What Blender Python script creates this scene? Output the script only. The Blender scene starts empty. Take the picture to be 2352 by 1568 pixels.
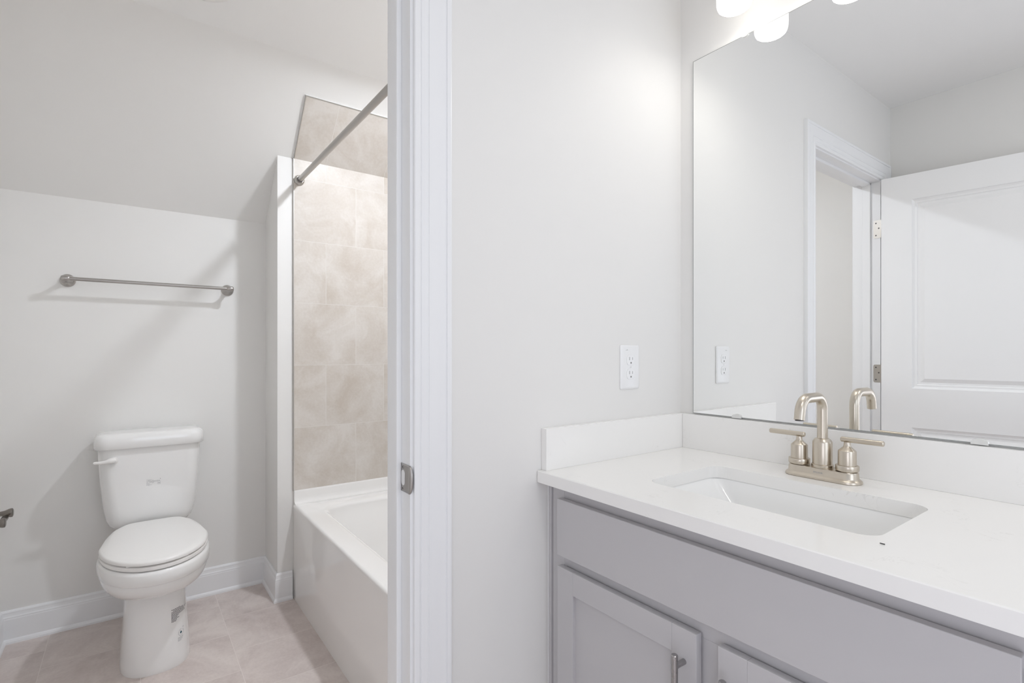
import bpy, bmesh, math, random
from mathutils import Vector, Matrix
from mathutils.bvhtree import BVHTree

PI = math.pi
sc = bpy.context.scene
COL = sc.collection

# ------------------------------------------------------------------ camera, world, light, exposure
FPX, HORIZON, YAW = 1188.6, 808.6, 36.3123
cam_d = bpy.data.cameras.new('camera')
cam_d.sensor_fit = 'HORIZONTAL'
cam_d.sensor_width = 36.0
cam_d.lens = 36.0 * FPX / 2352.0
cam_d.shift_y = (HORIZON - 784.0) / 2352.0
cam_d.clip_start = 0.02
cam = bpy.data.objects.new('camera', cam_d)
cam.location = (-1.3645, -0.9782, 1.205)
cam.rotation_euler = (PI / 2, 0, -math.radians(YAW))
COL.objects.link(cam)
sc.camera = cam

world = bpy.data.worlds.new('world')
sc.world = world
world.use_nodes = True
world.node_tree.nodes['Background'].inputs[0].default_value = (0.84, 0.90, 1.0, 1)
world.node_tree.nodes['Background'].inputs[1].default_value = 0.55

SHADE_E, CAN_E, BACK_FILL_W, SIDE_FILL_W, FILL_E = 1.5, 700.0, 9.0, 9.0, 80.0  # last value drives the added overhead fill in the vanity room
# cool fill area light, added at an assumed window behind the camera
back_fill = bpy.data.lights.new('assumed_window_fill', 'AREA')
back_fill.shape = 'RECTANGLE'
back_fill.size, back_fill.size_y = 1.1, 1.3
back_fill.energy = BACK_FILL_W
back_fill.color = (0.80, 0.88, 1.0)
back_fill_o = bpy.data.objects.new('assumed_window_fill', back_fill)
back_fill_o.location = (-0.95, -2.58, 1.55)
back_fill_o.rotation_euler = (PI / 2, 0, 0)
COL.objects.link(back_fill_o)
# fill added for the cabinet fronts, from an assumed entry opening beside the camera
side_fill = bpy.data.lights.new('assumed_entry_fill', 'AREA')
side_fill.shape = 'RECTANGLE'
side_fill.size, side_fill.size_y = 0.95, 1.3
side_fill.energy = SIDE_FILL_W
side_fill.color = (0.86, 0.88, 1.0)
side_fill_o = bpy.data.objects.new('assumed_entry_fill', side_fill)
side_fill_o.location = (-2.05, -1.55, 0.72)
side_fill_o.rotation_euler = (PI / 2, 0, -PI / 2)
COL.objects.link(side_fill_o)

sc.view_settings.view_transform = 'Standard'
sc.view_settings.look = 'None'
sc.view_settings.gamma = 1.0
sc.view_settings.use_curve_mapping = False
sc.view_settings.exposure = 0.0
sc.cycles.max_bounces = 12
sc.cycles.diffuse_bounces = 7
sc.cycles.glossy_bounces = 6

# ------------------------------------------------------------------ key measures (metres)
YB = 1.99          # wall behind the toilet
YT = 1.712         # face of the tub-end wall
XBUMP = -0.796     # side of the tub-end wall
XAPR = -0.726      # tub apron
XBL, XBR = -1.802, 0.036   # bath left / right wall
WT = 0.116         # partition thickness
XOPP = -1.747
YBK = -2.6
ZC, ZCB = 2.438, 2.495
HC = 0.918         # counter top
JR, JL, JH = -0.905, -1.617, 2.046   # jamb faces and head


# ------------------------------------------------------------------ materials
def lin(r, g, b):
    def f(c):
        c /= 255.0
        return c / 12.92 if c <= 0.04045 else ((c + 0.055) / 1.055) ** 2.4
    return (f(r), f(g), f(b), 1)


def mat(name, col, rough=0.5, metal=0.0, spec=0.5, coat=0.0, bump=0.0, bscale=200.0, mottle=0.0, mscale=4.0):
    m = bpy.data.materials.new(name)
    m.use_nodes = True
    nt = m.node_tree
    b = nt.nodes['Principled BSDF']
    b.inputs['Base Color'].default_value = col
    b.inputs['Roughness'].default_value = rough
    b.inputs['Metallic'].default_value = metal
    b.inputs['Specular IOR Level'].default_value = spec
    b.inputs['Coat Weight'].default_value = coat
    b.inputs['Coat Roughness'].default_value = 0.05
    tc = nt.nodes.new('ShaderNodeTexCoord')
    if bump:
        n = nt.nodes.new('ShaderNodeTexNoise')
        n.inputs['Scale'].default_value = bscale
        n.inputs['Detail'].default_value = 3
        nt.links.new(tc.outputs['Object'], n.inputs['Vector'])
        bp = nt.nodes.new('ShaderNodeBump')
        bp.inputs['Strength'].default_value = bump
        bp.inputs['Distance'].default_value = 0.001
        nt.links.new(n.outputs['Fac'], bp.inputs['Height'])
        nt.links.new(bp.outputs['Normal'], b.inputs['Normal'])
    if mottle:
        n = nt.nodes.new('ShaderNodeTexNoise')
        n.inputs['Scale'].default_value = mscale
        n.inputs['Detail'].default_value = 4
        nt.links.new(tc.outputs['Object'], n.inputs['Vector'])
        mx = nt.nodes.new('ShaderNodeMix')
        mx.data_type = 'RGBA'
        mx.inputs[6].default_value = tuple(c * (1 - mottle) for c in col[:3]) + (1,)
        mx.inputs[7].default_value = tuple(min(1, c * (1 + mottle)) for c in col[:3]) + (1,)
        nt.links.new(n.outputs['Fac'], mx.inputs[0])
        nt.links.new(mx.outputs[2], b.inputs['Base Color'])
    return m


def brushed(name, col, rough):
    m = mat(name, col, rough, metal=1.0)
    nt = m.node_tree
    b = nt.nodes['Principled BSDF']
    tc = nt.nodes.new('ShaderNodeTexCoord')
    n = nt.nodes.new('ShaderNodeTexNoise')
    n.inputs['Scale'].default_value = 90
    n.inputs['Detail'].default_value = 2
    nt.links.new(tc.outputs['Object'], n.inputs['Vector'])
    mr = nt.nodes.new('ShaderNodeMapRange')
    mr.inputs['To Min'].default_value = rough - 0.03
    mr.inputs['To Max'].default_value = rough + 0.04
    nt.links.new(n.outputs['Fac'], mr.inputs['Value'])
    nt.links.new(mr.outputs['Result'], b.inputs['Roughness'])
    return m


def emis(name, col, s):
    m = bpy.data.materials.new(name)
    m.use_nodes = True
    b = m.node_tree.nodes['Principled BSDF']
    b.inputs['Base Color'].default_value = (0.9, 0.9, 0.9, 1)
    b.inputs['Emission Color'].default_value = col
    b.inputs['Emission Strength'].default_value = s
    b.inputs['Roughness'].default_value = 0.3
    return m


def tile_mat(name, c1, c2, grout, size, off, rough, vary=0.16):
    """square tiles in running bond, laid out on UVs given in metres"""
    m = bpy.data.materials.new(name)
    m.use_nodes = True
    nt = m.node_tree
    L = nt.links.new
    b = nt.nodes['Principled BSDF']
    uv = nt.nodes.new('ShaderNodeTexCoord')
    br = nt.nodes.new('ShaderNodeTexBrick')
    br.offset = 0.5
    br.offset_frequency = 2
    br.squash = 1.0
    br.inputs['Scale'].default_value = 1.0
    br.inputs['Mortar Size'].default_value = 0.0013
    br.inputs['Mortar Smooth'].default_value = 0.25
    br.inputs['Bias'].default_value = 0.0
    br.inputs['Brick Width'].default_value = size
    br.inputs['Row Height'].default_value = size
    br.inputs['Color1'].default_value = (0.25, 0.25, 0.25, 1)
    br.inputs['Color2'].default_value = (0.75, 0.75, 0.75, 1)
    br.inputs['Mortar'].default_value = (0.5, 0.5, 0.5, 1)
    L(uv.outputs['UV'], br.inputs['Vector'])
    # cloudy stone print, shifted tile by tile
    sep = nt.nodes.new('ShaderNodeVectorMath')
    sep.operation = 'MULTIPLY_ADD'
    sep.inputs[1].default_value = (7.0, 3.0, 5.0)
    L(br.outputs['Color'], sep.inputs[0])
    L(uv.outputs['UV'], sep.inputs[2])
    n1 = nt.nodes.new('ShaderNodeTexNoise')
    n1.inputs['Scale'].default_value = 5.0
    n1.inputs['Detail'].default_value = 7.0
    n1.inputs['Roughness'].default_value = 0.62
    n1.inputs['Distortion'].default_value = 0.6
    L(sep.outputs[0], n1.inputs['Vector'])
    n2 = nt.nodes.new('ShaderNodeTexNoise')
    n2.inputs['Scale'].default_value = 90.0
    n2.inputs['Detail'].default_value = 3.0
    L(uv.outputs['UV'], n2.inputs['Vector'])
    ad = nt.nodes.new('ShaderNodeMath')
    ad.operation = 'MULTIPLY_ADD'
    ad.inputs[1].default_value = 0.22
    L(n2.outputs['Fac'], ad.inputs[0])
    L(n1.outputs['Fac'], ad.inputs[2])
    rp = nt.nodes.new('ShaderNodeMapRange')
    rp.inputs['From Min'].default_value = 0.42
    rp.inputs['From Max'].default_value = 0.76
    L(ad.outputs[0], rp.inputs['Value'])
    mx = nt.nodes.new('ShaderNodeMix')
    mx.data_type = 'RGBA'
    mx.inputs[6].default_value = c1
    mx.inputs[7].default_value = c2
    L(rp.outputs['Result'], mx.inputs[0])
    mg = nt.nodes.new('ShaderNodeMix')
    mg.data_type = 'RGBA'
    mg.inputs[7].default_value = grout
    L(br.outputs['Fac'], mg.inputs[0])
    L(mx.outputs[2], mg.inputs[6])
    L(mg.outputs[2], b.inputs['Base Color'])
    b.inputs['Roughness'].default_value = rough
    inv = nt.nodes.new('ShaderNodeMath')
    inv.operation = 'SUBTRACT'
    inv.inputs[0].default_value = 1.0
    L(br.outputs['Fac'], inv.inputs[1])
    bp = nt.nodes.new('ShaderNodeBump')
    bp.inputs['Strength'].default_value = 0.5
    bp.inputs['Distance'].default_value = 0.0015
    L(inv.outputs[0], bp.inputs['Height'])
    L(bp.outputs['Normal'], b.inputs['Normal'])
    return m


def quartz_mat(name):
    m = bpy.data.materials.new(name)
    m.use_nodes = True
    nt = m.node_tree
    L = nt.links.new
    b = nt.nodes['Principled BSDF']
    tc = nt.nodes.new('ShaderNodeTexCoord')
    n = nt.nodes.new('ShaderNodeTexNoise')
    n.inputs['Scale'].default_value = 16
    n.inputs['Detail'].default_value = 6
    n.inputs['Distortion'].default_value = 1.5
    L(tc.outputs['Object'], n.inputs['Vector'])
    # thin broken veins: narrow band of one noise, gated by another
    a = nt.nodes.new('ShaderNodeMath'); a.operation = 'SUBTRACT'; a.inputs[1].default_value = 0.5
    L(n.outputs['Fac'], a.inputs[0])
    ab = nt.nodes.new('ShaderNodeMath'); ab.operation = 'ABSOLUTE'
    L(a.outputs[0], ab.inputs[0])
    v = nt.nodes.new('ShaderNodeMapRange')
    v.inputs['From Min'].default_value = 0.0
    v.inputs['From Max'].default_value = 0.012
    v.inputs['To Min'].default_value = 1.0
    v.inputs['To Max'].default_value = 0.0
    L(ab.outputs[0], v.inputs['Value'])
    g = nt.nodes.new('ShaderNodeTexNoise')
    g.inputs['Scale'].default_value = 11
    g.inputs['Detail'].default_value = 2
    L(tc.outputs['Object'], g.inputs['Vector'])
    gr = nt.nodes.new('ShaderNodeMapRange')
    gr.inputs['From Min'].default_value = 0.58
    gr.inputs['From Max'].default_value = 0.70
    L(g.outputs['Fac'], gr.inputs['Value'])
    mu = nt.nodes.new('ShaderNodeMath'); mu.operation = 'MULTIPLY'
    L(v.outputs['Result'], mu.inputs[0]); L(gr.outputs['Result'], mu.inputs[1])
    m2 = nt.nodes.new('ShaderNodeMath'); m2.operation = 'MULTIPLY'; m2.inputs[1].default_value = 0.18
    L(mu.outputs[0], m2.inputs[0])
    mx = nt.nodes.new('ShaderNodeMix'); mx.data_type = 'RGBA'
    mx.inputs[6].default_value = (0.91, 0.90, 0.88, 1)
    mx.inputs[7].default_value = (0.42, 0.39, 0.35, 1)
    L(m2.outputs[0], mx.inputs[0])
    L(mx.outputs[2], b.inputs['Base Color'])
    b.inputs['Roughness'].default_value = 0.16
    return m


M = {}
M['wall'] = mat('wall_paint', (0.825, 0.815, 0.795, 1), 0.55, bump=0.06, bscale=260)
M['ceil'] = mat('ceiling_paint', (0.905, 0.90, 0.89, 1), 0.8, bump=0.06, bscale=220)
M['trim'] = mat('trim_paint', (0.88, 0.885, 0.895, 1), 0.30, bump=0.02, bscale=60)
M['door'] = mat('door_paint', (0.90, 0.90, 0.90, 1), 0.38, bump=0.04, bscale=120)
M['tile'] = tile_mat('beige_stone_tile', (0.565, 0.505, 0.44, 1), (0.70, 0.66, 0.615, 1), (0.75, 0.715, 0.675, 1), 0.308, 0.5, 0.40)
M['floor'] = tile_mat('floor_stone_tile', (0.56, 0.48, 0.45, 1), (0.75, 0.675, 0.635, 1), (0.80, 0.725, 0.69, 1), 0.308, 0.5, 0.40)
M['porcelain'] = mat('white_porcelain', (0.86, 0.855, 0.845, 1), 0.06, coat=0.6, mottle=0.01)
M['plastic'] = mat('white_plastic', (0.86, 0.845, 0.825, 1), 0.28, mottle=0.01)
M['tub'] = mat('white_acrylic', (0.88, 0.865, 0.845, 1), 0.05, coat=0.3, mottle=0.01)
M['sink'] = mat('sink_porcelain', (0.90, 0.90, 0.89, 1), 0.2, coat=0.25, mottle=0.01)
M['quartz'] = quartz_mat('white_quartz')
M['cab'] = mat('grey_cabinet_paint', (0.545, 0.532, 0.542, 1), 0.42, mottle=0.02)
M['cabin'] = mat('cabinet_inside', (0.12, 0.12, 0.12, 1), 0.6, mottle=0.05)
M['nickel'] = brushed('brushed_nickel', (0.46, 0.44, 0.42, 1), 0.30)
M['darknickel'] = brushed('dark_brushed_nickel', (0.27, 0.25, 0.23, 1), 0.25)
M['champagne'] = brushed('warm_brushed_nickel', (0.62, 0.56, 0.475, 1), 0.29)
M['steel'] = brushed('hinge_nickel', (0.55, 0.53, 0.50, 1), 0.34)
M['pull'] = brushed('cabinet_pull_nickel', (0.42, 0.41, 0.41, 1), 0.28)
M['mirror'] = mat('mirror_silver', (0.96, 0.968, 0.963, 1), 0.0, metal=1.0)
M['glassedge'] = mat('mirror_edge', (0.30, 0.31, 0.30, 1), 0.3, mottle=0.03)
M['clip'] = mat('clear_clip', (0.74, 0.74, 0.72, 1), 0.15, mottle=0.02)
M['outlet'] = mat('outlet_plastic', (0.87, 0.87, 0.87, 1), 0.25, mottle=0.01)
M['slot'] = mat('slot_dark', (0.12, 0.11, 0.11, 1), 0.6, mottle=0.05)
M['slotgrey'] = mat('slot_grey', (0.22, 0.21, 0.20, 1), 0.6, mottle=0.05)
M['dark'] = mat('dark_gap', (0.05, 0.05, 0.05, 1), 0.7, mottle=0.05)
M['ink'] = mat('sticker_print', (0.16, 0.15, 0.16, 1), 0.6, mottle=0.05)
M['inklight'] = mat('sticker_print_light', (0.40, 0.40, 0.41, 1), 0.6, mottle=0.05)
M['teal'] = mat('sticker_drop', (0.02, 0.10, 0.13, 1), 0.5, mottle=0.05)
M['caulk'] = mat('white_caulk', (0.82, 0.82, 0.82, 1), 0.5, mottle=0.02)
M['shade'] = emis('lit_opal_glass', (1.0, 0.965, 0.90, 1), SHADE_E)
M['shadebase'] = emis('lit_opal_glass_base', (1.0, 0.965, 0.90, 1), SHADE_E * 16)
M['can'] = emis('lit_lens', (0.875, 0.925, 1.0, 1), CAN_E)


# ------------------------------------------------------------------ mesh helpers
def origin(o):
    v = Vector((0, 0, 0))
    while o is not None:
        v += o.location
        o = o.parent
    return v


def obj(name, bm, m, parent=None, smooth=None, local=False, label=None):
    """link a bmesh (world coordinates) as one mesh object"""
    bmesh.ops.remove_doubles(bm, verts=bm.verts, dist=1e-6)
    if parent is not None and not local:
        bmesh.ops.translate(bm, verts=bm.verts, vec=-origin(parent))
    me = bpy.data.meshes.new(name)
    bm.to_mesh(me)
    bm.free()
    for x in (m if isinstance(m, (list, tuple)) else [m]):
        me.materials.append(x)
    if smooth is not None:
        me.polygons.foreach_set('use_smooth', [True] * len(me.polygons))
        try:
            me.set_sharp_from_angle(angle=math.radians(smooth))
        except Exception:
            pass
    o = bpy.data.objects.new(name, me)
    COL.objects.link(o)
    o.parent = parent
    if label:
        o['label'] = label
    return o


def settle(o):
    """put a top-level mesh's origin at the middle of its base"""
    me = o.data
    xs = [v.co for v in me.vertices]
    c = Vector(((min(v.x for v in xs) + max(v.x for v in xs)) / 2, (min(v.y for v in xs) + max(v.y for v in xs)) / 2, min(v.z for v in xs)))
    me.transform(Matrix.Translation(-c))
    o.location = o.location + c
    return o


def thing(name, label, cat, loc, group=None):
    o = bpy.data.objects.new(name, None)
    o.empty_display_size = 0.05
    COL.objects.link(o)
    o.location = loc
    o['label'] = label
    o['category'] = cat
    if group:
        o['group'] = group
    return o


def tag(o, label, cat, group=None):
    o['label'] = label
    o['category'] = cat
    if group:
        o['group'] = group
    return o


def struct(o):
    o['kind'] = 'structure'
    return o


def box(bm, x0, x1, y0, y1, z0, z1, bev=0.0, seg=2):
    r = bmesh.ops.create_cube(bm, size=1.0)
    vs = r['verts']
    for v in vs:
        v.co = Vector((x0 + (v.co.x + .5) * (x1 - x0), y0 + (v.co.y + .5) * (y1 - y0), z0 + (v.co.z + .5) * (z1 - z0)))
    if bev:
        es = list({e for v in vs for e in v.link_edges})
        bmesh.ops.bevel(bm, geom=es, offset=bev, segments=seg, affect='EDGES', profile=0.5)


def bx(*a, **k):
    bm = bmesh.new()
    box(bm, *a, **k)
    return bm


def lathe(bm, prof, c, axis='Z', n=40, cap0=True, cap1=True):
    """prof: list of (r, h) along the axis, c: base point"""
    c = Vector(c)
    rings = []
    for r, h in prof:
        ring = []
        for i in range(n):
            a = 2 * PI * i / n
            p = (r * math.cos(a), r * math.sin(a), h)
            if axis == 'X':
                p = (p[2], p[0], p[1])
            elif axis == '-X':
                p = (-p[2], p[1], p[0])
            elif axis == 'Y':
                p = (p[1], p[2], p[0])
            elif axis == '-Y':
                p = (p[0], -p[2], p[1])
            elif axis == '-Z':
                p = (p[1], p[0], -p[2])
            ring.append(bm.verts.new(c + Vector(p)))
        rings.append(ring)
    for a, b in zip(rings, rings[1:]):
        for i in range(n):
            j = (i + 1) % n
            bm.faces.new((a[i], a[j], b[j], b[i]))
    if cap0:
        bm.faces.new(rings[0][::-1])
    if cap1:
        bm.faces.new(rings[-1])


def loft(bm, rings, cap0=True, cap1=True):
    vr = [[bm.verts.new(Vector(p)) for p in r] for r in rings]
    n = len(vr[0])
    for a, b in zip(vr, vr[1:]):
        for i in range(n):
            j = (i + 1) % n
            bm.faces.new((a[i], a[j], b[j], b[i]))
    if cap0:
        bm.faces.new(vr[0][::-1])
    if cap1:
        bm.faces.new(vr[-1])
    return vr


def tube(bm, path, r, n=24, caps=True):
    """round tube along a path; r is a number or one radius per point"""
    pts = [Vector(p) for p in path]
    rs = r if isinstance(r, (list, tuple)) else [r] * len(pts)
    t0 = (pts[1] - pts[0]).normalized()
    up = Vector((0, 0, 1)) if abs(t0.z) < 0.9 else Vector((0, 1, 0))
    nrm = t0.cross(up).normalized()
    rings = []
    for i, p in enumerate(pts):
        if i == 0:
            t = (pts[1] - p).normalized()
        elif i == len(pts) - 1:
            t = (p - pts[-2]).normalized()
        else:
            t = ((p - pts[i - 1]).normalized() + (pts[i + 1] - p).normalized()).normalized()
        nrm = (nrm - t * nrm.dot(t)).normalized()
        bn = t.cross(nrm)
        rings.append([p + (nrm * math.cos(2 * PI * k / n) + bn * math.sin(2 * PI * k / n)) * rs[i] for k in range(n)])
    loft(bm, rings, caps, caps)


def rrect(cx, cy, hw, hd, r, z, n=10):
    """rounded rectangle ring, counter-clockwise"""
    r = min(r, hw * .999, hd * .999)
    out = []
    for sx, sy, a0 in ((1, 1, 0), (-1, 1, 90), (-1, -1, 180), (1, -1, 270)):
        for k in range(n):
            a = math.radians(a0 + 90 * k / (n - 1))
            out.append((cx + sx * (hw - r) + r * math.cos(a), cy + sy * (hd - r) + r * math.sin(a), z))
    return out


def uvquad(bm, corners, uvs, mi=0):
    lay = bm.loops.layers.uv.verify()
    f = bm.faces.new([bm.verts.new(Vector(c)) for c in corners])
    f.material_index = mi
    for l, u in zip(f.loops, uvs):
        l[lay].uv = u
    return f


def prism(bm, outline, axis, a, b):
    """extrude a 2-D outline between a and b along an axis"""
    def P(p, h):
        return {'X': (h, p[0], p[1]), 'Y': (p[0], h, p[1]), 'Z': (p[0], p[1], h)}[axis]
    loft(bm, [[P(p, a) for p in outline], [P(p, b) for p in outline]])
    bmesh.ops.recalc_face_normals(bm, faces=bm.faces)


# ------------------------------------------------------------------ the room shell
def slab(name, *a, m='wall'):
    return struct(obj(name, bx(*a), M[m]))


# floor: tiles laid in columns along the depth of the room, half a tile offset
bm = bmesh.new()
X0, X1, Y0, Y1 = -2.5, 0.2, YBK - 0.12, YB + 0.1


def fuv(x, y):   # u along y, v along x
    return (y - 1.671 + 40 * 0.308 * 2 + 0.154, x + 1.030 + 40 * 0.308)


cs = [(X0, Y0, 0), (X1, Y0, 0), (X1, Y1, 0), (X0, Y1, 0)]
uvquad(bm, cs, [fuv(c[0], c[1]) for c in cs])
for a, b in ((0, 1), (1, 2), (2, 3), (3, 0)):
    p, q = cs[a], cs[b]
    uvquad(bm, [p, (p[0], p[1], -.1), (q[0], q[1], -.1), q], [(0.1, 0.1)] * 4)
uvquad(bm, [(c[0], c[1], -.1) for c in cs[::-1]], [(0.1, 0.1)] * 4)
struct(obj('floor', bm, M['floor']))

slab('wall_mirror', 0.0, 0.12, YBK - 0.1, 0.0, 0, ZC + 0.15)
bm = bmesh.new()
EY0, EY1, EZ = -2.05, -1.05, 2.07  # unseen entry opening, assumed to let in the side fill
box(bm, XOPP - .12, XOPP, EY1, 0, 0, ZC + .15)
box(bm, XOPP - .12, XOPP, YBK - .1, EY0, 0, ZC + .15)
box(bm, XOPP - .12, XOPP, EY0, EY1, EZ, ZC + .15)
struct(obj('wall_opposite', bm, M['wall']))
bm = bmesh.new()
box(bm, XOPP - .13, XOPP + .012, EY1 - .02, EY1 + .06, 0, EZ + .06, bev=.002)
box(bm, XOPP - .13, XOPP + .012, EY0 - .06, EY0 + .02, 0, EZ + .06, bev=.002)
box(bm, XOPP - .13, XOPP + .012, EY0 + .02, EY1 - .02, EZ - .02, EZ + .06, bev=.002)
struct(obj('trim_6', bm, M['trim']))  # trim around the assumed entry opening
bm = bmesh.new()
box(bm, JR + 0.02, 0.156, 0, WT, 0, ZCB + 0.1)
box(bm, XBL - 0.12, JL - 0.02, 0, WT, 0, ZCB + 0.1)
box(bm, JL - 0.02, JR + 0.02, 0, WT, JH + 0.02, ZCB + 0.1)
struct(obj('wall_partition', bm, M['wall']))
slab('wall_toilet', XBL - 0.12, XBR + 0.12, YB, YB + 0.1, 0, ZCB + 0.1)
slab('wall_bath_left', XBL - 0.12, XBL, WT, YB, 0, ZCB + 0.1)
slab('wall_bath_right', XBR, XBR + 0.12, WT, YB, 0, ZCB + 0.1)
slab('wall_tub_end', XBUMP, XBR, YT, YB, 0, 2.42)
# wall behind the camera, its unseen window opening assumed
bm = bmesh.new()
wx0, wx1, wz0, wz1 = -1.5, -0.4, 0.9, 2.2
box(bm, XOPP - .12, wx0, YBK - .1, YBK, 0, ZC + .15)
box(bm, wx1, .12, YBK - .1, YBK, 0, ZC + .15)
box(bm, wx0, wx1, YBK - .1, YBK, 0, wz0)
box(bm, wx0, wx1, YBK - .1, YBK, wz1, ZC + .15)
struct(obj('wall_behind_camera', bm, M['wall']))
bm = bmesh.new()
for a in ((wx0, wx1, wz0, wz0 + .04), (wx0, wx1, wz1 - .04, wz1), (wx0, wx0 + .04, wz0, wz1), (wx1 - .04, wx1, wz0, wz1), (wx0, wx1, 1.53, 1.57)):
    box(bm, a[0], a[1], YBK - .08, YBK - .03, a[2], a[3], bev=.003)
struct(obj('assumed_window_1', bm, M['trim']))  # frame of the assumed window, added with the back fill light

# ceilings: vanity room flat; bath flat, then a 45 degree slope down to the toilet wall
slab('ceiling', XOPP - .12, .12, YBK - .1, 0, ZC, ZC + .1, m='ceil')
bm = bmesh.new()
ysl = YB - (ZCB - 1.88)          # where slope and flat meet
prism(bm, [(WT, ZCB), (ysl, ZCB), (ysl, ZCB + .1), (WT, ZCB + .1)], 'X', XBL - .1, XBR + .1)
struct(obj('ceiling', bm, M['ceil']))
bm = bmesh.new()
prism(bm, [(ysl, ZCB), (YB, 1.88), (YB + .06, 1.88 + .06), (ysl + .06, ZCB + .06 + .04)], 'X', XBL - .1, XBR + .1)
struct(obj('ceiling', bm, M['wall']))

# ---- tile in the tub alcove (end wall, slope, right wall) with a metal edge strip
TT = 0.010
TS = 0.308
bm = bmesh.new()
xl, xr = XAPR + .004, XBR
zb = 0.523
s_len = 0.308 + .006


def wuv(x, z):
    # rows counted from the tub rim; first row has its joint half a tile from the left edge
    return (x - xl + 10 * TS + TS / 2, z - 0.525 + 10 * TS)


TSL = 0.009     # how far the slope tiles stand off the slope
ztop = 1.88 + (YB - (YT - TT)) - TSL * math.sqrt(2)
c4 = [(xl, YT - TT, zb), (xr, YT - TT, zb), (xr, YT - TT, ztop), (xl, YT - TT, ztop)]
uvquad(bm, c4, [wuv(c[0], c[2]) for c in c4])
uvquad(bm, [(xl, YT, zb), (xl, YT - TT, zb), (xl, YT - TT, ztop), (xl, YT, ztop)], [(.1, .1)] * 4)
struct(obj('wall_tile_end', bm, M['tile']))
# slope tiles
bm = bmesh.new()
d = Vector((0, -math.sqrt(.5), math.sqrt(.5)))     # up the slope, towards the camera
nrm = Vector((0, -math.sqrt(.5), -math.sqrt(.5)))  # out of the slope
p0 = Vector((0, YT - TT, ztop))
p1 = p0 + d * (s_len - .004)


def sp(x, p, k=0.0):
    return Vector((x, p.y, p.z)) - nrm * k


c4 = [sp(xl, p0), sp(xr, p0), sp(xr, p1), sp(xl, p1)]
uu = [(xl - xl + 20 * TS, 0), (xr - xl + 20 * TS, 0), (xr - xl + 20 * TS, s_len), (20 * TS, s_len)]
uvquad(bm, c4, [(a + TS / 2, b * .975 + 11 * TS + .003) for a, b in uu])
uvquad(bm, [sp(xl, p0, TSL + .004), sp(xl, p0), sp(xl, p1), sp(xl, p1, TSL + .004)], [(.1, .1)] * 4)
uvquad(bm, [sp(xl, p1, TSL + .004), sp(xl, p1), sp(xr, p1), sp(xr, p1, TSL + .004)], [(.1, .1)] * 4)
struct(obj('ceiling_tile', bm, M['tile']))
# right wall tiles
bm = bmesh.new()
prof = [(WT, zb), (YT - TT, zb), (YT - TT, ztop), (p1.y, p1.z), (WT, p1.z)]
lay = bm.loops.layers.uv.verify()
f = bm.faces.new([bm.verts.new((XBR - TT, y, z)) for y, z in prof])
for l in f.loops:
    l[lay].uv = (l.vert.co.y + 10 * TS, l.vert.co.z - .525 + 10 * TS)
struct(obj('wall_tile_side', bm, M['tile']))
# metal edging strip
bm = bmesh.new()
box(bm, xl - .004, xl, YT - TT - .001, YT, zb, ztop, bev=.0008)
# thin metal strip along the face edge of the slope tiles
for (xa, xb_, pa, pb) in ((xl - .003, xl + .0005, p0, p1), (xl - .003, xr, p1 - d * .0005, p1 + d * .003)):
    rg = []
    for P in (pa, pb):
        rg.append([sp(xa, P, .0035), sp(xa, P, -.0012), sp(xb_, P, -.0012), sp(xb_, P, .0035)])
    loft(bm, rg)
bmesh.ops.recalc_face_normals(bm, faces=bm.faces)
struct(obj('trim_3', bm, M['steel']))
bm = bmesh.new()      # pale mortar bed between slope and strip
for (xa, xb_, pa, pb) in ((xl - .0028, xl + .004, p0, p1), (xl - .0028, xr, p1 - d * .004, p1 + d * .0028)):
    loft(bm, [[sp(xa, P, TSL + .002), sp(xa, P, .0035), sp(xb_, P, .0035), sp(xb_, P, TSL + .002)] for P in (pa, pb)])
bmesh.ops.recalc_face_normals(bm, faces=bm.faces)
struct(obj('trim_7', bm, M['caulk']))

# ---- baseboards with a moulded cap and shoe, swept with mitres
BPROF = [(0, 0), (.020, 0), (.0195, .008), (.017, .014), (.013, .019), (.0125, .098), (.0115, .102), (.0118, .106), (.0095, .112), (.0085, .120), (.0085, .127), (.006, .132), (.004, .135), (0, .135)]


def sweep_plan(name, path, m='trim'):
    """wall on the left of the travel direction is behind; profile sticks out to the right"""
    pts = [Vector(p).to_2d() for p in path]
    rings = []
    for i, p in enumerate(pts):
        def nr(a, b):
            dd = (b - a).normalized()
            return Vector((dd.y, -dd.x))
        if i == 0:
            n = nr(p, pts[1])
            k = n
        elif i == len(pts) - 1:
            n = nr(pts[-2], p)
            k = n
        else:
            n1, n2 = nr(pts[i - 1], p), nr(p, pts[i + 1])
            k = (n1 + n2)
            k = k / (k.dot(n1))
        rings.append([(p.x + k.x * t, p.y + k.y * t, z) for t, z in BPROF])
    bm = bmesh.new()
    loft(bm, rings)
    bmesh.ops.recalc_face_normals(bm, faces=bm.faces)
    return struct(obj(name, bm, M[m]))


sweep_plan('baseboard_toilet', [(XBL, WT), (XBL, YB), (XBUMP, YB), (XBUMP, YT), (XAPR - .003, YT)])
sweep_plan('baseboard_partition', [(JR + .1, 0), (-0.535, 0)])
sweep_plan('baseboard_opposite', [(XOPP, EY1 + .062), (XOPP, -.0), (JL - .095, 0)])

# ---- door casing, jamb and stops
CPROF = [(0, 0), (0, .009), (.002, .0105), (.006, .0115), (.010, .0115), (.0125, .010), (.0135, .0085), (.0145, .0085), (.016, .0105), (.0285, .0125), (.0295, .0112), (.0310, .0112), (.032, .0128), (.050, .0128), (.060, .0138), (.066, .0150), (.0690, .0155), (.0698, .0140), (.0712, .0140), (.0722, .0165), (.080, .0172), (.083, .0160), (.084, .013), (.084, 0)]


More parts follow.
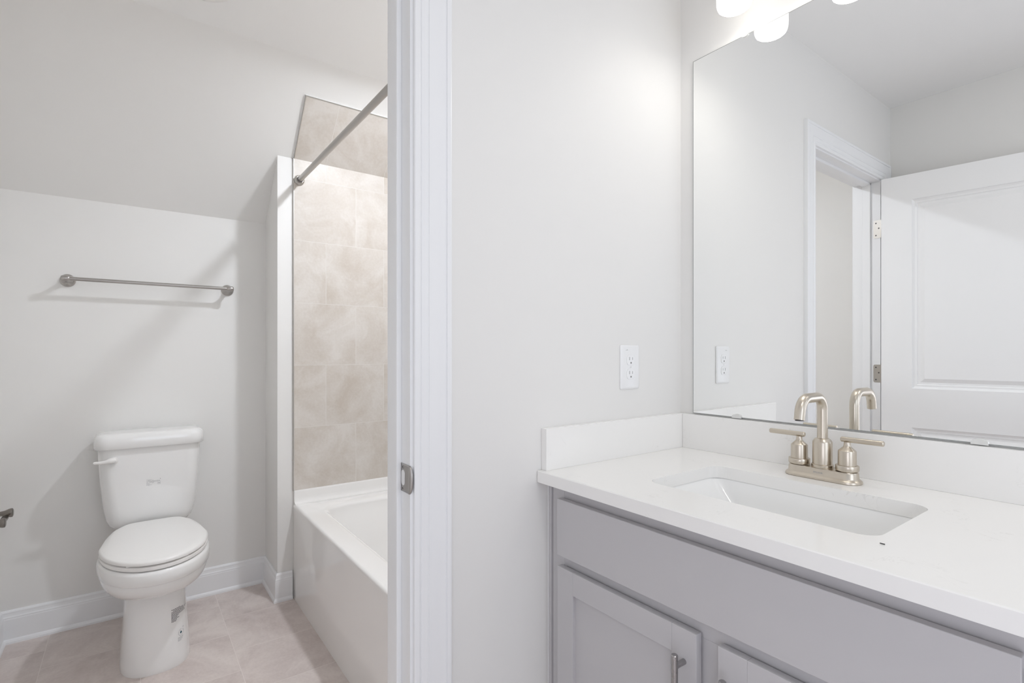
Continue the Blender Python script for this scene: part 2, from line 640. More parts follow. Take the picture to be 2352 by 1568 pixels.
def casing(bm, ywall, sgn):
    xi, xj, zt = JR + .006, JL - .006, JH + .006
    rings = []
    for k in range(4):
        ring = []
        for u, t in CPROF:
            y = ywall + sgn * t
            ring.append([(xi + u, y, 0), (xi + u, y, zt + u), (xj - u, y, zt + u), (xj - u, y, 0)][k])
        rings.append(ring)
    loft(bm, rings)
    bmesh.ops.recalc_face_normals(bm, faces=bm.faces)


bm = bmesh.new()
casing(bm, 0, -1)
struct(obj('trim_1', bm, M['trim'], smooth=22))
bm = bmesh.new()
casing(bm, WT, 1)
struct(obj('trim_4', bm, M['trim'], smooth=22))
bm = bmesh.new()
e = .0008
box(bm, JR, JR + .02, -.000, WT, 0, JH + .02, bev=e)
box(bm, JL - .02, JL, -.000, WT, 0, JH + .02, bev=e)
box(bm, JL, JR, -.000, WT, JH, JH + .02, bev=e)
s0, s1 = .041, .076
box(bm, JR - .011, JR + .001, s0, s1, 0, JH, bev=.002)
box(bm, JL - .001, JL + .011, s0, s1, 0, JH, bev=.002)
box(bm, JL, JR, s0, s1, JH - .011, JH + .001, bev=.002)
struct(obj('trim_2', bm, M['trim']))

# ---- the open door (seen in the mirror)
door = bpy.data.objects.new('door_1', None)
COL.objects.link(door)
door.location = (JL - .001, -.007, 0)
door.rotation_euler = (0, 0, -math.radians(98.5))
struct(door)
DW, DH0, DH1 = 0.706, .012, 2.041
y_v, y_b = .007, .042            # vanity face, bath face when closed


def panel_side(bm, yf, sgn, panels, x0, x1, z0, z1):
    """one door face with sunk moulded panels; sgn points out of the face"""
    prof = [(0, 0), (.0015, .0045), (.010, .009), (.018, .009), (.0205, .0125), (.030, .0125), (.047, .004)]

    def q(pts):
        vs = [bm.verts.new(p) for p in pts]
        bm.faces.new(vs)
    xs = sorted({x0, x1, panels[0][0], panels[0][1]})
    zs = sorted({z0, z1} | {p[2] for p in panels} | {p[3] for p in panels})
    for i in range(len(xs) - 1):
        for j in range(len(zs) - 1):
            if any(abs(xs[i] - p[0]) < 1e-6 and abs(zs[j] - p[2]) < 1e-6 for p in panels):
                continue
            q([(xs[i], yf, zs[j]), (xs[i + 1], yf, zs[j]), (xs[i + 1], yf, zs[j + 1]), (xs[i], yf, zs[j + 1])])
    for (a, b, c, dd) in panels:
        rings = []
        for ins, dep in prof:
            y = yf - sgn * dep
            rings.append([(a + ins, y, c + ins), (b - ins, y, c + ins), (b - ins, y, dd - ins), (a + ins, y, dd - ins)])
        loft(bm, rings, cap0=False, cap1=True)


bm = bmesh.new()
PN = [(.003 + .118, DW - .118, 1.035, 1.922), (.003 + .118, DW - .118, .24, .852)]
panel_side(bm, y_b, 1, PN, .003, DW, DH0, DH1)
panel_side(bm, y_v, -1, PN, .003, DW, DH0, DH1)
for pts in ([(.003, DH0), (DW, DH0)], [(DW, DH0), (DW, DH1)], [(DW, DH1), (.003, DH1)], [(.003, DH1), (.003, DH0)]):
    (xa, za), (xb, zb_) = pts
    bm.faces.new([bm.verts.new(p) for p in ((xa, y_v, za), (xb, y_v, zb_), (xb, y_b, zb_), (xa, y_b, za))])
bmesh.ops.remove_doubles(bm, verts=bm.verts, dist=1e-5)
bmesh.ops.recalc_face_normals(bm, faces=bm.faces)
leaf = obj('door_leaf', bm, M['door'], door, local=True)
for hz in (.28, 1.10, 1.812):
    bm = bmesh.new()
    # knuckle on the pin, leaf on the door edge
    lathe(bm, [(.0055, -.044), (.0055, .044)], (0, 0, hz), n=16)
    for s in (-1, 1):
        lathe(bm, [(.0045, 0), (.0065, .003), (.004, .006)], (0, 0, hz + s * .044 - (.006 if s < 0 else 0)), n=14)
    box(bm, .0008, .0032, .004, .036, hz - .044, hz + .044, bev=.0008)
    h = obj('hinge', bm, M['steel'], door, local=True, smooth=35, label='brushed nickel hinge')
    # fixed leaf let into the jamb face (does not turn with the door)
    bm = bmesh.new()
    out = []
    for (yy, zz, a0) in ((.030 - .008, .044 - .008, 0), (.030 - .008, -.044 + .008, -90)):
        for k in range(7):
            a = math.radians(90 - (90 * k / 6) + a0)
            out.append((yy + .008 * math.cos(a), hz + zz + .008 * math.sin(a)))
    out = [(-.006, hz + .044)] + out + [(-.006, hz - .044)]
    prism(bm, out, 'X', JL - .001, JL + .0016)
    hl = struct(obj('trim_5', bm, M['steel']))
    hl.name = 'trim_5'
    bm = bmesh.new()
    for yy, zz in ((.019, .030), (.007, 0.004), (.019, -.030)):
        lathe(bm, [(.0036, 0), (.003, .0005)], (JL + .0016, yy, hz + zz), axis='X', n=14)
    obj('screw', bm, M['slot'], hl)
bm = bmesh.new()
lathe(bm, [(.032, 0), (.032, .004), (.028, .008), (.012, .010), (.011, .03), (.018, .036), (.026, .046), (.027, .056), (.020, .064), (.008, .066)], (DW - .06, y_b, .94), axis='Y', n=32)
obj('door_knob', bm, M['nickel'], door, local=True, smooth=40, label='brushed nickel round door knob')

# ---- strike plate on the near jamb
strike = thing('strike_plate', 'brushed nickel strike plate with curved lip set in white door jamb', 'strike plate', (JR, .02, .915))
bm = bmesh.new()
z0, z1 = .914, .972
n = 14
prof = [(.047, .0010), (.030, .0010), (.012, .0010), (.006, .0010), (.001, .0014), (-.002, .0022), (-.0045, .0018), (-.0068, -.0004), (-.0082, -.0034)]
zc = (z0 + z1) / 2
vs = []
for yy, k in prof:
    row = []
    for j in range(n + 1):
        q = -1 + 2 * j / n
        y_, k_ = yy, k
        if yy < .006:          # the lip ends in a shallow arc
            t = (.006 - yy) / .0142
            y_ = .006 - .0142 * t * (.42 + .58 * (1 - q * q) ** .6)
            k_ = k if t < .5 else .0010 + (k - .0010) * (.42 + .58 * (1 - q * q) ** .6)
        zz_ = .029 * q
        row.append(bm.verts.new((JR - k_, y_, zc + zz_)))
    vs.append(row)
for a, b in zip(vs, vs[1:]):
    for j in range(n):
        bm.faces.new((a[j], a[j + 1], b[j + 1], b[j]))
plate = obj('plate', bm, M['nickel'], strike, smooth=40)
md = plate.modifiers.new('thick', 'SOLIDIFY')
md.thickness = .0012
md.offset = 0
bm = bmesh.new()
prism(bm, [(.0295 + .0080 * math.cos(a), zc + (.0085 if math.sin(a) > 0 else -.0085) + .0075 * math.sin(a)) for a in [2 * PI * k / 24 for k in range(24)]], 'X', JR - .0022, JR - .0016)
obj('latch_hole', bm, M['caulk'], strike, label='pale latch opening')
for s in (-1, 1):
    bm = bmesh.new()
    lathe(bm, [(.0042, 0), (.0040, .0010), (.0022, .0013)], (JR - .0014, .030, zc + s * .0222), axis='-X', n=18)
    sw = obj('screw', bm, M['nickel'], strike, smooth=40)
    bm = bmesh.new()
    box(bm, JR - .0031, JR - .0026, .0275, .0325, zc + s * .0222 - .0005, zc + s * .0222 + .0005)
    box(bm, JR - .0031, JR - .0026, .0295, .0305, zc + s * .0222 - .0025, zc + s * .0222 + .0025)
    obj('screw_slot', bm, M['slot'], sw)

# ------------------------------------------------------------------ toilet
TX = -1.288
toilet = thing('toilet', 'white two-piece toilet with closed lid against the grey wall beside the tub', 'toilet', (TX, 1.6, 0))


def egg(hw, yf, yb, hb, z, ymid=1.50, n=72, pw=2.0):
    """toilet bowl outline: round front at yf, tapering back edge of half-width hb at yb"""
    out = []
    for i in range(n):
        a = 2 * PI * i / n
        c, s = math.cos(a), math.sin(a)
        if s <= 0:
            x = hw * math.copysign(abs(c) ** (2 / pw), c)
            y = ymid - (ymid - yf) * abs(s) ** (2 / pw)
        else:
            k = 5.0
            ex = math.copysign(abs(c) ** (2 / k), c)
            ey = abs(s) ** (2 / k)
            y = ymid + (yb - ymid) * ey
            t = (y - ymid) / (yb - ymid)
            w = hw + (hb - hw) * (t ** 1.3)
            x = ex * w
        out.append((TX + x, y, z))
    return out


def lerp_ring(a, b, t, z):
    return [(p[0] + (q[0] - p[0]) * t, p[1] + (q[1] - p[1]) * t, z) for p, q in zip(a, b)]


RIMO = lambda z, g=0: egg(.183 + g, 1.232 - g, 1.80, .135, z)
PED = lambda z, g=0: egg(.101 + g, 1.385 - g, 1.80, .095, z, ymid=1.52, pw=2.5)
bm = bmesh.new()
rings = []
for z, g in ((0, .014), (.004, .015), (.03, .0135), (.10, .009), (.19, .003), (.275, 0), (.300, .001)):
    rings.append(PED(z, g))
zr0, zr1 = .305, .381
for k in range(1, 13):
    t = k / 12.0                      # 0 bottom -> 1 top
    f = math.sin(t * PI / 2) ** .72
    z = zr0 + (zr1 - zr0) * (1 - math.cos(t * PI / 2)) ** .95
    rings.append(lerp_ring(PED(z, .001), RIMO(z, -.006), f, z))
rings += [RIMO(.382, -.003), RIMO(.385, 0), RIMO(.405, .001), RIMO(.420, .0005), RIMO(.428, -.003), RIMO(.431, -.010)]
loft(bm, rings)
bmesh.ops.recalc_face_normals(bm, faces=bm.faces)
bowl = obj('bowl', bm, M['porcelain'], toilet, smooth=50)
# shelf under the tank
bm = bmesh.new()
loft(bm, [rrect(TX, 1.855, .105, .105, .04, z) for z in (.25, .41)] + [rrect(TX, 1.855, .09, .09, .03, .4365)])
obj('tank_shelf', bm, M['porcelain'], toilet, smooth=45)
# seat ring and lid
SEAT = lambda z, g=0: egg(.1765 + g, 1.240 - g, 1.775, .128, z)
bm = bmesh.new()
loft(bm, [SEAT(.4335, -.006), SEAT(.436, -.001), SEAT(.442, .0), SEAT(.447, -.001), SEAT(.4495, -.006)])
obj('seat', bm, M['plastic'], toilet, smooth=50)
bm = bmesh.new()
loft(bm, [SEAT(.4530, -.006), SEAT(.4548, -.0005), SEAT(.4610, .0), SEAT(.4655, -.002), SEAT(.469, -.007), SEAT(.4705, -.03), SEAT(.4725, -.08)])
obj('seat_lid', bm, M['plastic'], toilet, smooth=50)
for s in (-1, 1):
    bm = bmesh.new()
    box(bm, TX + s * .072 - .022, TX + s * .072 + .022, 1.752, 1.786, .437, .468, bev=.006, seg=3)
    obj('seat_hinge', bm, M['plastic'], toilet, smooth=50)
for s, yy in ((-1, 1.252), (1, 1.252)):
    bm = bmesh.new()
    box(bm, TX + s * .085 - .008, TX + s * .085 + .008, 1.283, 1.30, .4485, .4535, bev=.001)
    obj('lid_bumper', bm, M['plastic'], toilet)
# tank
bm = bmesh.new()
rings = []
for z, hw, yf, r in ((.4375, .112, 1.835, .03), (.4390, .126, 1.822, .035), (.446, .140, 1.812, .04), (.460, .1515, 1.8035, .045), (.485, .1610, 1.799, .05), (.525, .1690, 1.796, .055), (.58, .1755, 1.794, .055), (.66, .1820, 1.791, .055), (.74, .1865, 1.789, .055), (.797, .1885, 1.788, .055)):
    rings.append(rrect(TX - .006, (yf + 1.972) / 2, hw, (1.972 - yf) / 2, r, z, n=12))
loft(bm, rings)
bm_t = bm.copy()
tank = obj('tank', bm, M['porcelain'], toilet, smooth=50)
bm = bmesh.new()
rings = []
for z, hw, g, r in ((.792, .196, -.003, .05), (.795, .1995, 0, .052), (.82, .2005, .001, .052), (.835, .1995, 0, .052), (.845, .1965, -.004, .05), (.852, .189, -.012, .045), (.8555, .176, -.026, .035), (.8565, .150, -.05, .03)):
    rings.append(rrect(TX - .006, (1.772 + 1.978) / 2, hw, .103 + g, r, z, n=12))
loft(bm, rings)
obj('tank_lid', bm, M['porcelain'], toilet, smooth=50)
# flush lever, front left
bm = bmesh.new()
lx, lz = TX - .135, .747
lathe(bm, [(.012, 0), (.0135, .003), (.0135, .010), (.011, .015)], (lx, 1.7905, lz), axis='-Y', n=24)
tube(bm, [(lx + .004, 1.779, lz + .001), (lx - .004, 1.775, lz + .001), (lx - .016, 1.774, lz), (lx - .03, 1.775, lz - .003), (lx - .05, 1.776, lz - .004), (lx - .066, 1.778, lz - .004), (lx - .070, 1.7782, lz - .004)], [.008, .0125, .0115, .008, .0065, .0062, .004], n=20)
obj('flush_lever', bm, M['plastic'], toilet, smooth=60)


# printed stickers laid on the porcelain
def on_surface(tree, x, z, y=0.8, off=.0005):
    hit = tree.ray_cast(Vector((x, y, z)), Vector((0, 1, 0)))
    return hit[0] + Vector((0, -off, 0))


def decal(bm, tree, quads, off=.0005):
    for x0, x1, za, zb_ in quads:
        k = max(1, int((x1 - x0) / .004))
        for i in range(k):
            a = x0 + (x1 - x0) * i / k
            b = x0 + (x1 - x0) * (i + 1) / k
            bm.faces.new([bm.verts.new(on_surface(tree, *p, off=off)) for p in ((a, za), (b, za), (b, zb_), (a, zb_))])


random.seed(4)


def words(x0, x1, z, h, dens=.8):
    out, x = [], x0
    while x < x1 - .002:
        w = min(random.choice((.003, .004, .005, .006)), x1 - x)
        if random.random() < dens:
            out.append((x, x + w, z, z + h))
        x += w + .0009
    return out


tree = BVHTree.FromBMesh(bm_t)
bm = bmesh.new()
q = []
sx, sz = TX - .0245, .645
q += words(sx, sx + .019, sz, .0012) + words(sx, sx + .034, sz - .0028, .0010) + words(sx + .010, sx + .052, sz - .0090, .0011, .9)
q += words(sx, sx + .052, sz - .0062, .0012, 1) + words(sx, sx + .030, sz - .0120, .001) + words(sx, sx + .026, sz - .0150, .001)
q += words(sx, sx + .017, sz - .0200, .001) + words(sx, sx + .02, sz - .0225, .001) + words(sx, sx + .012, sz - .0250, .001)
q += [(sx + .0495, sx + .0515, sz - .0005, sz + .0035)]
X, Z = sx + .040, sz - .022
q += [(X, X + .011, Z, Z + .0006), (X, X + .011, Z + .009, Z + .0096), (X, X + .0007, Z, Z + .009), (X + .0103, X + .011, Z, Z + .009), (X + .003, X + .008, Z + .003, Z + .006)]
decal(bm, tree, q)
obj('sticker_print', bm, M['inklight'], tank, label='small grey printed sticker on tank front')
bmb = bmesh.new()
bmb.from_mesh(bowl.data)
bmesh.ops.translate(bmb, verts=bmb.verts, vec=origin(bowl))
tree = BVHTree.FromBMesh(bmb)
bm = bmesh.new()
q = []
sx, sz = TX + .046, .215
for k, (a, b) in enumerate(((0, .030), (0, .048), (0, .050), (0, .050), (0, .044), (0, .046), (0, .024), (0, .022), (0, .026), (0, .018), (0, .016))):
    q += words(sx + a, sx + b, sz - k * .0045, .0026, .97)
decal(bm, tree, q)
obj('sticker_print', bm, M['ink'], bowl, label='dark printed sticker on pedestal side')
bm = bmesh.new()
cx_, cz_ = TX + .078, .118
q = []
for k in range(20):
    a0 = 2 * PI * k / 20
    if k in (3, 4):
        continue
    q.append((cx_ + .0085 * math.cos(a0) - .0006, cx_ + .0085 * math.cos(a0) + .0006, cz_ + .0115 * math.sin(a0) - .0014, cz_ + .0115 * math.sin(a0) + .0014))
for k in range(4):
    q += words(cx_ - .010, cx_ + .009 - .002 * k, cz_ - .0175 - .004 * k, .0018, .9)
q += [(cx_ + .006, cx_ + .009, cz_ + .014, cz_ + .017)]
decal(bm, tree, q)
obj('sticker_print', bm, M['inklight'], bowl, label='round grey water label on pedestal side')
bm = bmesh.new()
drop = []
for k in range(20):
    a0 = 2 * PI * k / 20
    r = .0034
    xx, zz = r * math.cos(a0), r * math.sin(a0)
    if math.sin(a0) > 0:
        xx *= (1 - math.sin(a0)) ** .7
        zz *= 2.1
    drop.append(on_surface(tree, cx_ + xx, cz_ + zz - .001, off=.0006))
bm.faces.new([bm.verts.new(p) for p in drop])
obj('drop_emblem', bm, M['teal'], bowl, label='dark teal water drop emblem')
bmb.free(); bm_t.free()

# ------------------------------------------------------------------ towel bar on the toilet wall
tb = thing('towel_bar', 'brushed nickel towel bar on the grey wall above the toilet', 'towel bar', (-1.282, YB, 1.517))
YP = YB - .086
bm = bmesh.new()
tube(bm, [(-1.585, YP, 1.5175), (-.978, YP, 1.5175)], .0080, n=20)
obj('bar', bm, M['nickel'], tb, smooth=40)
for x in (-1.589, -.974):
    bm = bmesh.new()
    lathe(bm, [(.0265, 0), (.0275, .003), (.0265, .006), (.0235, .0075), (.0235, .010), (.0200, .013), (.0135, .020), (.0100, .030), (.0088, .055), (.0095, .075)], (x, YB, 1.5175), axis='-Y', n=36)
    pst = obj('post', bm, M['nickel'], tb, smooth=35)
    bm = bmesh.new()
    s = 1 if x < -1.2 else -1
    lathe(bm, [(.009, -.016), (.0115, -.013), (.0125, -.007), (.0125, .009), (.0105, .012), (.0085, .014)], (x, YP, 1.5175), axis='X' if s > 0 else '-X', n=28)
    obj('bar_socket', bm, M['nickel'], pst, smooth=40)

# ------------------------------------------------------------------ toilet paper holder on the left bath wall
tp = thing('toilet_paper_holder', 'brushed nickel toilet paper holder on left wall beside the toilet', 'toilet paper holder', (XBL, 1.65, .60))
for y in (1.70, 1.555):
    bm = bmesh.new()
    lathe(bm, [(.0265, 0), (.0275, .003), (.0265, .006), (.0235, .008), (.0200, .012), (.0125, .019), (.0092, .030), (.0088, .045), (.0105, .055), (.0150, .066), (.0165, .072), (.0160, .077), (.012, .079)], (XBL, y, .603), axis='X', n=32)
    obj('post', bm, M['darknickel'], tp, smooth=35)
bm = bmesh.new()
tube(bm, [(XBL + .060, 1.692, .592), (XBL + .060, 1.680, .592), (XBL + .060, 1.672, .592), (XBL + .060, 1.583, .592), (XBL + .060, 1.575, .592), (XBL + .060, 1.563, .592)], [.006, .006, .010, .010, .006, .006], n=20)
obj('roller', bm, M['darknickel'], tp, smooth=40)

# ------------------------------------------------------------------ bathtub
tub_y0 = WT + .008
bm = bmesh.new()
xo0, xo1, yo0, yo1 = XAPR, XBR - .003, tub_y0, YT - .003
zr = .462


def trect(x0, x1, y0, y1, r, z, n=12):
    return rrect((x0 + x1) / 2, (y0 + y1) / 2, (x1 - x0) / 2, (y1 - y0) / 2, r, z, n)


rings = [trect(xo0 + .002, xo1, yo0, yo1, .003, 0), trect(xo0 + .002, xo1, yo0, yo1, .003, .40),
         trect(xo0 + .0005, xo1, yo0, yo1, .004, .44), trect(xo0, xo1, yo0, yo1, .006, .450)]
for k in range(1, 6):
    a = PI / 2 * k / 5
    g = .012 * (1 - math.cos(a))
    rings.append(trect(xo0 + g, xo1 - g * .2, yo0 + g * .2, yo1 - g * .2, .008, .450 + .012 * math.sin(a)))
ix0, ix1, iy0, iy1 = -.625, -.055, yo0 + .12, 1.582
rings.append(trect(ix0 - .020, ix1 + .020, iy0 - .020, iy1 + .020, .10, zr + .0005))
for k in range(1, 6):
    a = PI / 2 * k / 5
    g = .030 * math.sin(a)
    rings.append(trect(ix0 - .020 + g, ix1 + .020 - g, iy0 - .020 + g, iy1 + .020 - g, .10, zr - .030 * (1 - math.cos(a))))
for g, z, gy in ((.012, .40, .03), (.03, .25, .10), (.045, .15, .15), (.07, .115, .19), (.11, .10, .24), (.18, .098, .30)):
    rings.append(trect(ix0 + g, ix1 - g, iy0 + g, iy1 - gy, .10, z))
loft(bm, rings)
# raised tile flange at the three walls
tubo = obj('bathtub', bm, M['tub'], smooth=40)
bm = bmesh.new()
bm.from_mesh(tubo.data)


fprof = [(0.0, .526), (.011, .526), (.0125, .524), (.0135, .515), (.015, .490), (.019, .474), (.026, .466), (.036, .4632), (0.036, .44), (0, .44)]
for (ax, s) in (('end', 1), ('near', 1), ('side', 1)):
    if ax == 'end':
        rg = [[(x, yo1 + .002 - t, z) for t, z in fprof] for x in (xo0 + .004, xo1)]
    elif ax == 'near':
        rg = [[(x, yo0 - .002 + t, z) for t, z in fprof] for x in (xo0 + .004, xo1)]
    else:
        rg = [[(xo1 + .002 - t, y, z) for t, z in fprof] for y in (yo0, yo1)]
    loft(bm, rg)
bmesh.ops.recalc_face_normals(bm, faces=bm.faces)
bm.to_mesh(tubo.data)
bm.free()
tubo.data.polygons.foreach_set('use_smooth', [True] * len(tubo.data.polygons))
tubo.data.set_sharp_from_angle(angle=math.radians(40))
settle(tubo)
tag(tubo, 'glossy white alcove bathtub under the beige tile wall', 'bathtub')
bm = bmesh.new()
lathe(bm, [(.034, 0), (.034, .004), (.028, .007), (.02, .004)], ((ix0 + ix1) / 2, iy0 + .20, .098), n=28)
obj('drain', bm, M['nickel'], tubo, smooth=40)

# ------------------------------------------------------------------ shower curtain rod
rod = thing('shower_rod', 'dull grey metal shower curtain rod running across the tub front', 'shower rod', (-.699, .9, 2.05))
XR, ZR = -.699, 2.052
bm = bmesh.new()
tube(bm, [(XR, WT + .006, ZR), (XR, 1.0, ZR), (XR, YT - TT - .012, ZR)], .0125, n=24)
obj('rod', bm, M['nickel'], rod, smooth=40)
for y, ax in ((YT - TT, '-Y'), (WT, 'Y')):
    bm = bmesh.new()
    lathe(bm, [(.0235, 0), (.0245, .003), (.0245, .007), (.0215, .011), (.0165, .014), (.0165, .022)], (XR, y, ZR), axis=ax, n=32)
    fo = obj('flange', bm, M['steel'], rod, smooth=35)
    bm = bmesh.new()
    lathe(bm, [(.0150, 0.02), (.0150, .030), (.0128, .032)], (XR, y, ZR), axis=ax, n=28)
    obj('rubber_sleeve', bm, M['slot'], fo, smooth=35)

# ------------------------------------------------------------------ bath ceiling fixtures (tub light assumed), and an added fill light in the vanity room
M['fill_lens'] = emis('added_fill_lens', (1.0, 0.96, 0.89, 1), FILL_E)
fill_can = thing('unseen_recessed_light', 'added unseen fill light shaped as a recessed light in the vanity room', 'ceiling light', (-.85, -1.35, ZC))  # unseen lamp added to brighten the vanity from above, no known fixture
bm = bmesh.new()
lathe(bm, [(.070, -.001), (.070, -.004), (.095, -.006), (.098, -.003), (.098, .0)], (-.85, -1.35, ZC), n=48, cap0=False, cap1=False)
obj('trim_ring', bm, M['trim'], fill_can, smooth=40)
bm = bmesh.new()
lathe(bm, [(.070, 0), (.0699, .0005)], (-.85, -1.35, ZC - .0035), n=48)
obj('lens', bm, M['fill_lens'], fill_can)
can = thing('unseen_recessed_light', 'assumed unseen round lit recessed ceiling light over the tub', 'ceiling light', (-.36, .84, ZCB))  # lamp out of view, assumed from the direction of the cast shadows
bm = bmesh.new()
lathe(bm, [(.050, -.001), (.050, -.004), (.070, -.006), (.073, -.003), (.073, .0)], (-.36, .84, ZCB), n=48, cap0=False, cap1=False)
obj('trim_ring', bm, M['trim'], can, smooth=40)
bm = bmesh.new()
lathe(bm, [(.050, 0), (.0499, .0005)], (-.36, .84, ZCB - .0035), n=48)
obj('lens', bm, M['can'], can)
fan = thing('exhaust_fan', 'round white exhaust fan cover on the bath ceiling above the toilet', 'exhaust fan', (-1.180, 1.085, ZCB))
bm = bmesh.new()
lathe(bm, [(.118, 0), (.118, -.010), (.112, -.018), (.095, -.022), (.03, -.024)], (-1.180, 1.085, ZCB), n=48)
obj('cover', bm, M['plastic'], fan, smooth=40)
bm = bmesh.new()
for k in range(-3, 4):
    w = math.sqrt(max(.0001, .085 ** 2 - (k * .022) ** 2))
    box(bm, -1.180 - w, -1.180 + w, 1.085 + k * .022 - .003, 1.085 + k * .022 + .003, ZCB - .0245, ZCB - .0235)
obj('grille_slots', bm, M['slot'], fan)

# ------------------------------------------------------------------ vanity cabinet
VY1 = -.915
XF, XD = -.533, -.553
cab = thing('vanity_cabinet', 'grey painted vanity cabinet with two shaker doors under the white countertop', 'cabinet', (-.28, -.46, 0))
bm = bmesh.new()
box(bm, -.515, -.003, -.032, -.016, .09, .8885)          # left side
box(bm, -.515, -.003, VY1, VY1 + .016, .0, .8885)
box(bm, -.515, -.003, VY1 + .016, -.032, .09, .106)
box(bm, -.012, -.003, VY1 + .016, -.032, .106, .8885)
box(bm, -.46, -.445, VY1 + .016, -.016, 0, .09)
obj('carcass', bm, M['cab'], cab)
bm = bmesh.new()
b_ = .0006
box(bm, XF, XF + .019, -.058, -.0168, .09, .8885, bev=b_)          # left stile
box(bm, XF, XF + .019, VY1, VY1 + .044, .09, .8885, bev=b_)
box(bm, XF, XF + .019, VY1 + .044, -.058, .838, .8885, bev=b_)     # top rail
box(bm, XF, XF + .019, VY1 + .044, -.058, .690, .742, bev=b_)
box(bm, XF, XF + .019, VY1 + .044, -.058, .09, .13, bev=b_)
box(bm, XF, XF + .019, -.480, -.420, .13, .690, bev=b_)
obj('face_frame', bm, M['cab'], cab)
bm = bmesh.new()
outl = [(XF + .019, -.0135), (XF - .002, -.0135), (XF - .004, -.0115), (XF - .0045, -.008), (XF - .003, -.005), (XF + .001, -.0032), (XF + .019, -.0032)]
prism(bm, outl, 'Z', .0, .889)
obj('scribe_strip', bm, M['cab'], cab, smooth=50)
bm = bmesh.new()
prism(bm, [(XF + .019, -.0032), (XF + .000, -.0032), (XF - .003, -.0012), (XF - .003, -.0002), (XF + .019, -.0002)], 'Z', 0, .889)
obj('caulk_line', bm, M['caulk'], cab)
bm = bmesh.new()
box(bm, XD, XF - .0038, -.848, -.053, .7265, .859, bev=.0012)
obj('false_drawer_front', bm, M['cab'], cab)


for yy in (-.075, -.825):
    for z_ in (.7345, .848):
        obj('bumper_pad', bx(XF - .0042, XF + .0004, yy - .004, yy + .004, z_ - .004, z_ + .004), M['clip'], cab)


def cab_door(ya, yb_, hy, z0=.115, z1=.7005):
    """shaker door between ya (left) and yb_ (right)"""
    bm = bmesh.new()
    w = .0525
    b = .0009
    box(bm, XD, XF - .0038, ya - w, ya, z0, z1, bev=b)
    box(bm, XD, XF - .0038, yb_, yb_ + w, z0, z1, bev=b)
    box(bm, XD, XF - .0038, yb_ + w, ya - w, z1 - w, z1, bev=b)
    box(bm, XD, XF - .0038, yb_ + w, ya - w, z0, z0 + w, bev=b)
    box(bm, XD + .0085, XF - .0045, yb_ + w - .003, ya - w + .003, z0 + w - .003, z1 - w + .003)
    dr = obj('door', bm, M['cab'], cab)
    for yy in (ya - .012, yb_ + .012):
        for z_ in (z0 + .008, z1 - .008):
            obj('bumper_pad', bx(XF - .0042, XF + .0004, yy - .004, yy + .004, z_ - .004, z_ + .004), M['clip'], dr)
    bm = bmesh.new()
    xb = XD - .028
    zt = .6635
    lathe(bm, [(.0050, 0), (.0062, .0012), (.0062, .165), (.0050, .1662)], (xb, hy, zt - .166), n=22)
    hd = obj('handle', bm, M['pull'], dr, smooth=40, label='brushed nickel bar pull')
    for zz in (zt - .022, zt - .022 - .128):
        bm = bmesh.new()
        lathe(bm, [(.0052, 0), (.0052, .030)], (XD, hy, zz), axis='-X', n=20)
        obj('handle_post', bm, M['pull'], hd, smooth=40)
    return dr


cab_door(-.055, -.429, -.4035)
cab_door(-.471, -.845, -.497)

# ------------------------------------------------------------------ countertop, splashes, sink
CT = .028
CX0, CX1, CY0, CY1 = -.571, -.002, -.932, -.002
SX0, SX1, SY0, SY1, SR = -.440, -.170, -.668, -.225, .032
bm = bmesh.new()
inner = rrect((SX0 + SX1) / 2, (SY0 + SY1) / 2, (SX1 - SX0) / 2, (SY1 - SY0) / 2, SR, HC, 10)
outer = [(CX1, CY1, HC), (CX0, CY1, HC), (CX0, CY0, HC), (CX1, CY0, HC)]


def loop(pts):
    vs = [bm.verts.new(p) for p in pts]
    return vs, [bm.edges.new((vs[i], vs[(i + 1) % len(vs)])) for i in range(len(vs))]


bv = .0018
lv = {}
for nm, pts in (('it', [(p[0], p[1], HC) for p in inner]), ('ot', [(CX1, CY1, HC), (CX0 + bv, CY1, HC), (CX0 + bv, CY0 + bv, HC), (CX1, CY0 + bv, HC)])):
    lv[nm] = loop(pts)
bmesh.ops.triangle_fill(bm, use_beauty=True, use_dissolve=False, edges=lv['it'][1] + lv['ot'][1], normal=(0, 0, 1))
o1 = [bm.verts.new(p) for p in ((CX1, CY1, HC - bv), (CX0, CY1, HC - bv), (CX0, CY0, HC - bv), (CX1, CY0, HC - bv))]
o2 = [bm.verts.new(p) for p in ((CX1, CY1, HC - CT), (CX0, CY1, HC - CT), (CX0, CY0, HC - CT), (CX1, CY0, HC - CT))]
i2 = [bm.verts.new((p[0], p[1], HC - CT)) for p in inner]
for a, b in ((lv['ot'][0], o1), (o1, o2)):
    for i in range(4):
        bm.faces.new((a[i], a[(i + 1) % 4], b[(i + 1) % 4], b[i]))
n_ = len(inner)
for i in range(n_):
    j = (i + 1) % n_
    bm.faces.new((lv['it'][0][j], lv['it'][0][i], i2[i], i2[j]))
e_o = [bm.edges.get((o2[i], o2[(i + 1) % 4])) for i in range(4)]
e_i = [bm.edges.get((i2[i], i2[(i + 1) % n_])) for i in range(n_)]
bmesh.ops.triangle_fill(bm, use_beauty=True, use_dissolve=False, edges=e_o + e_i, normal=(0, 0, -1))
bmesh.ops.recalc_face_normals(bm, faces=bm.faces)
ct = settle(obj('countertop', bm, M['quartz']))
tag(ct, 'white veined quartz countertop with rectangular sink cutout on grey vanity', 'countertop')
o = settle(obj('backsplash', bx(CX0 + .014, -.0005, -.020, -.0005, HC, HC + .1016, bev=.0008), M['quartz']))
tag(o, 'short white quartz side splash standing under the wall outlet', 'backsplash')
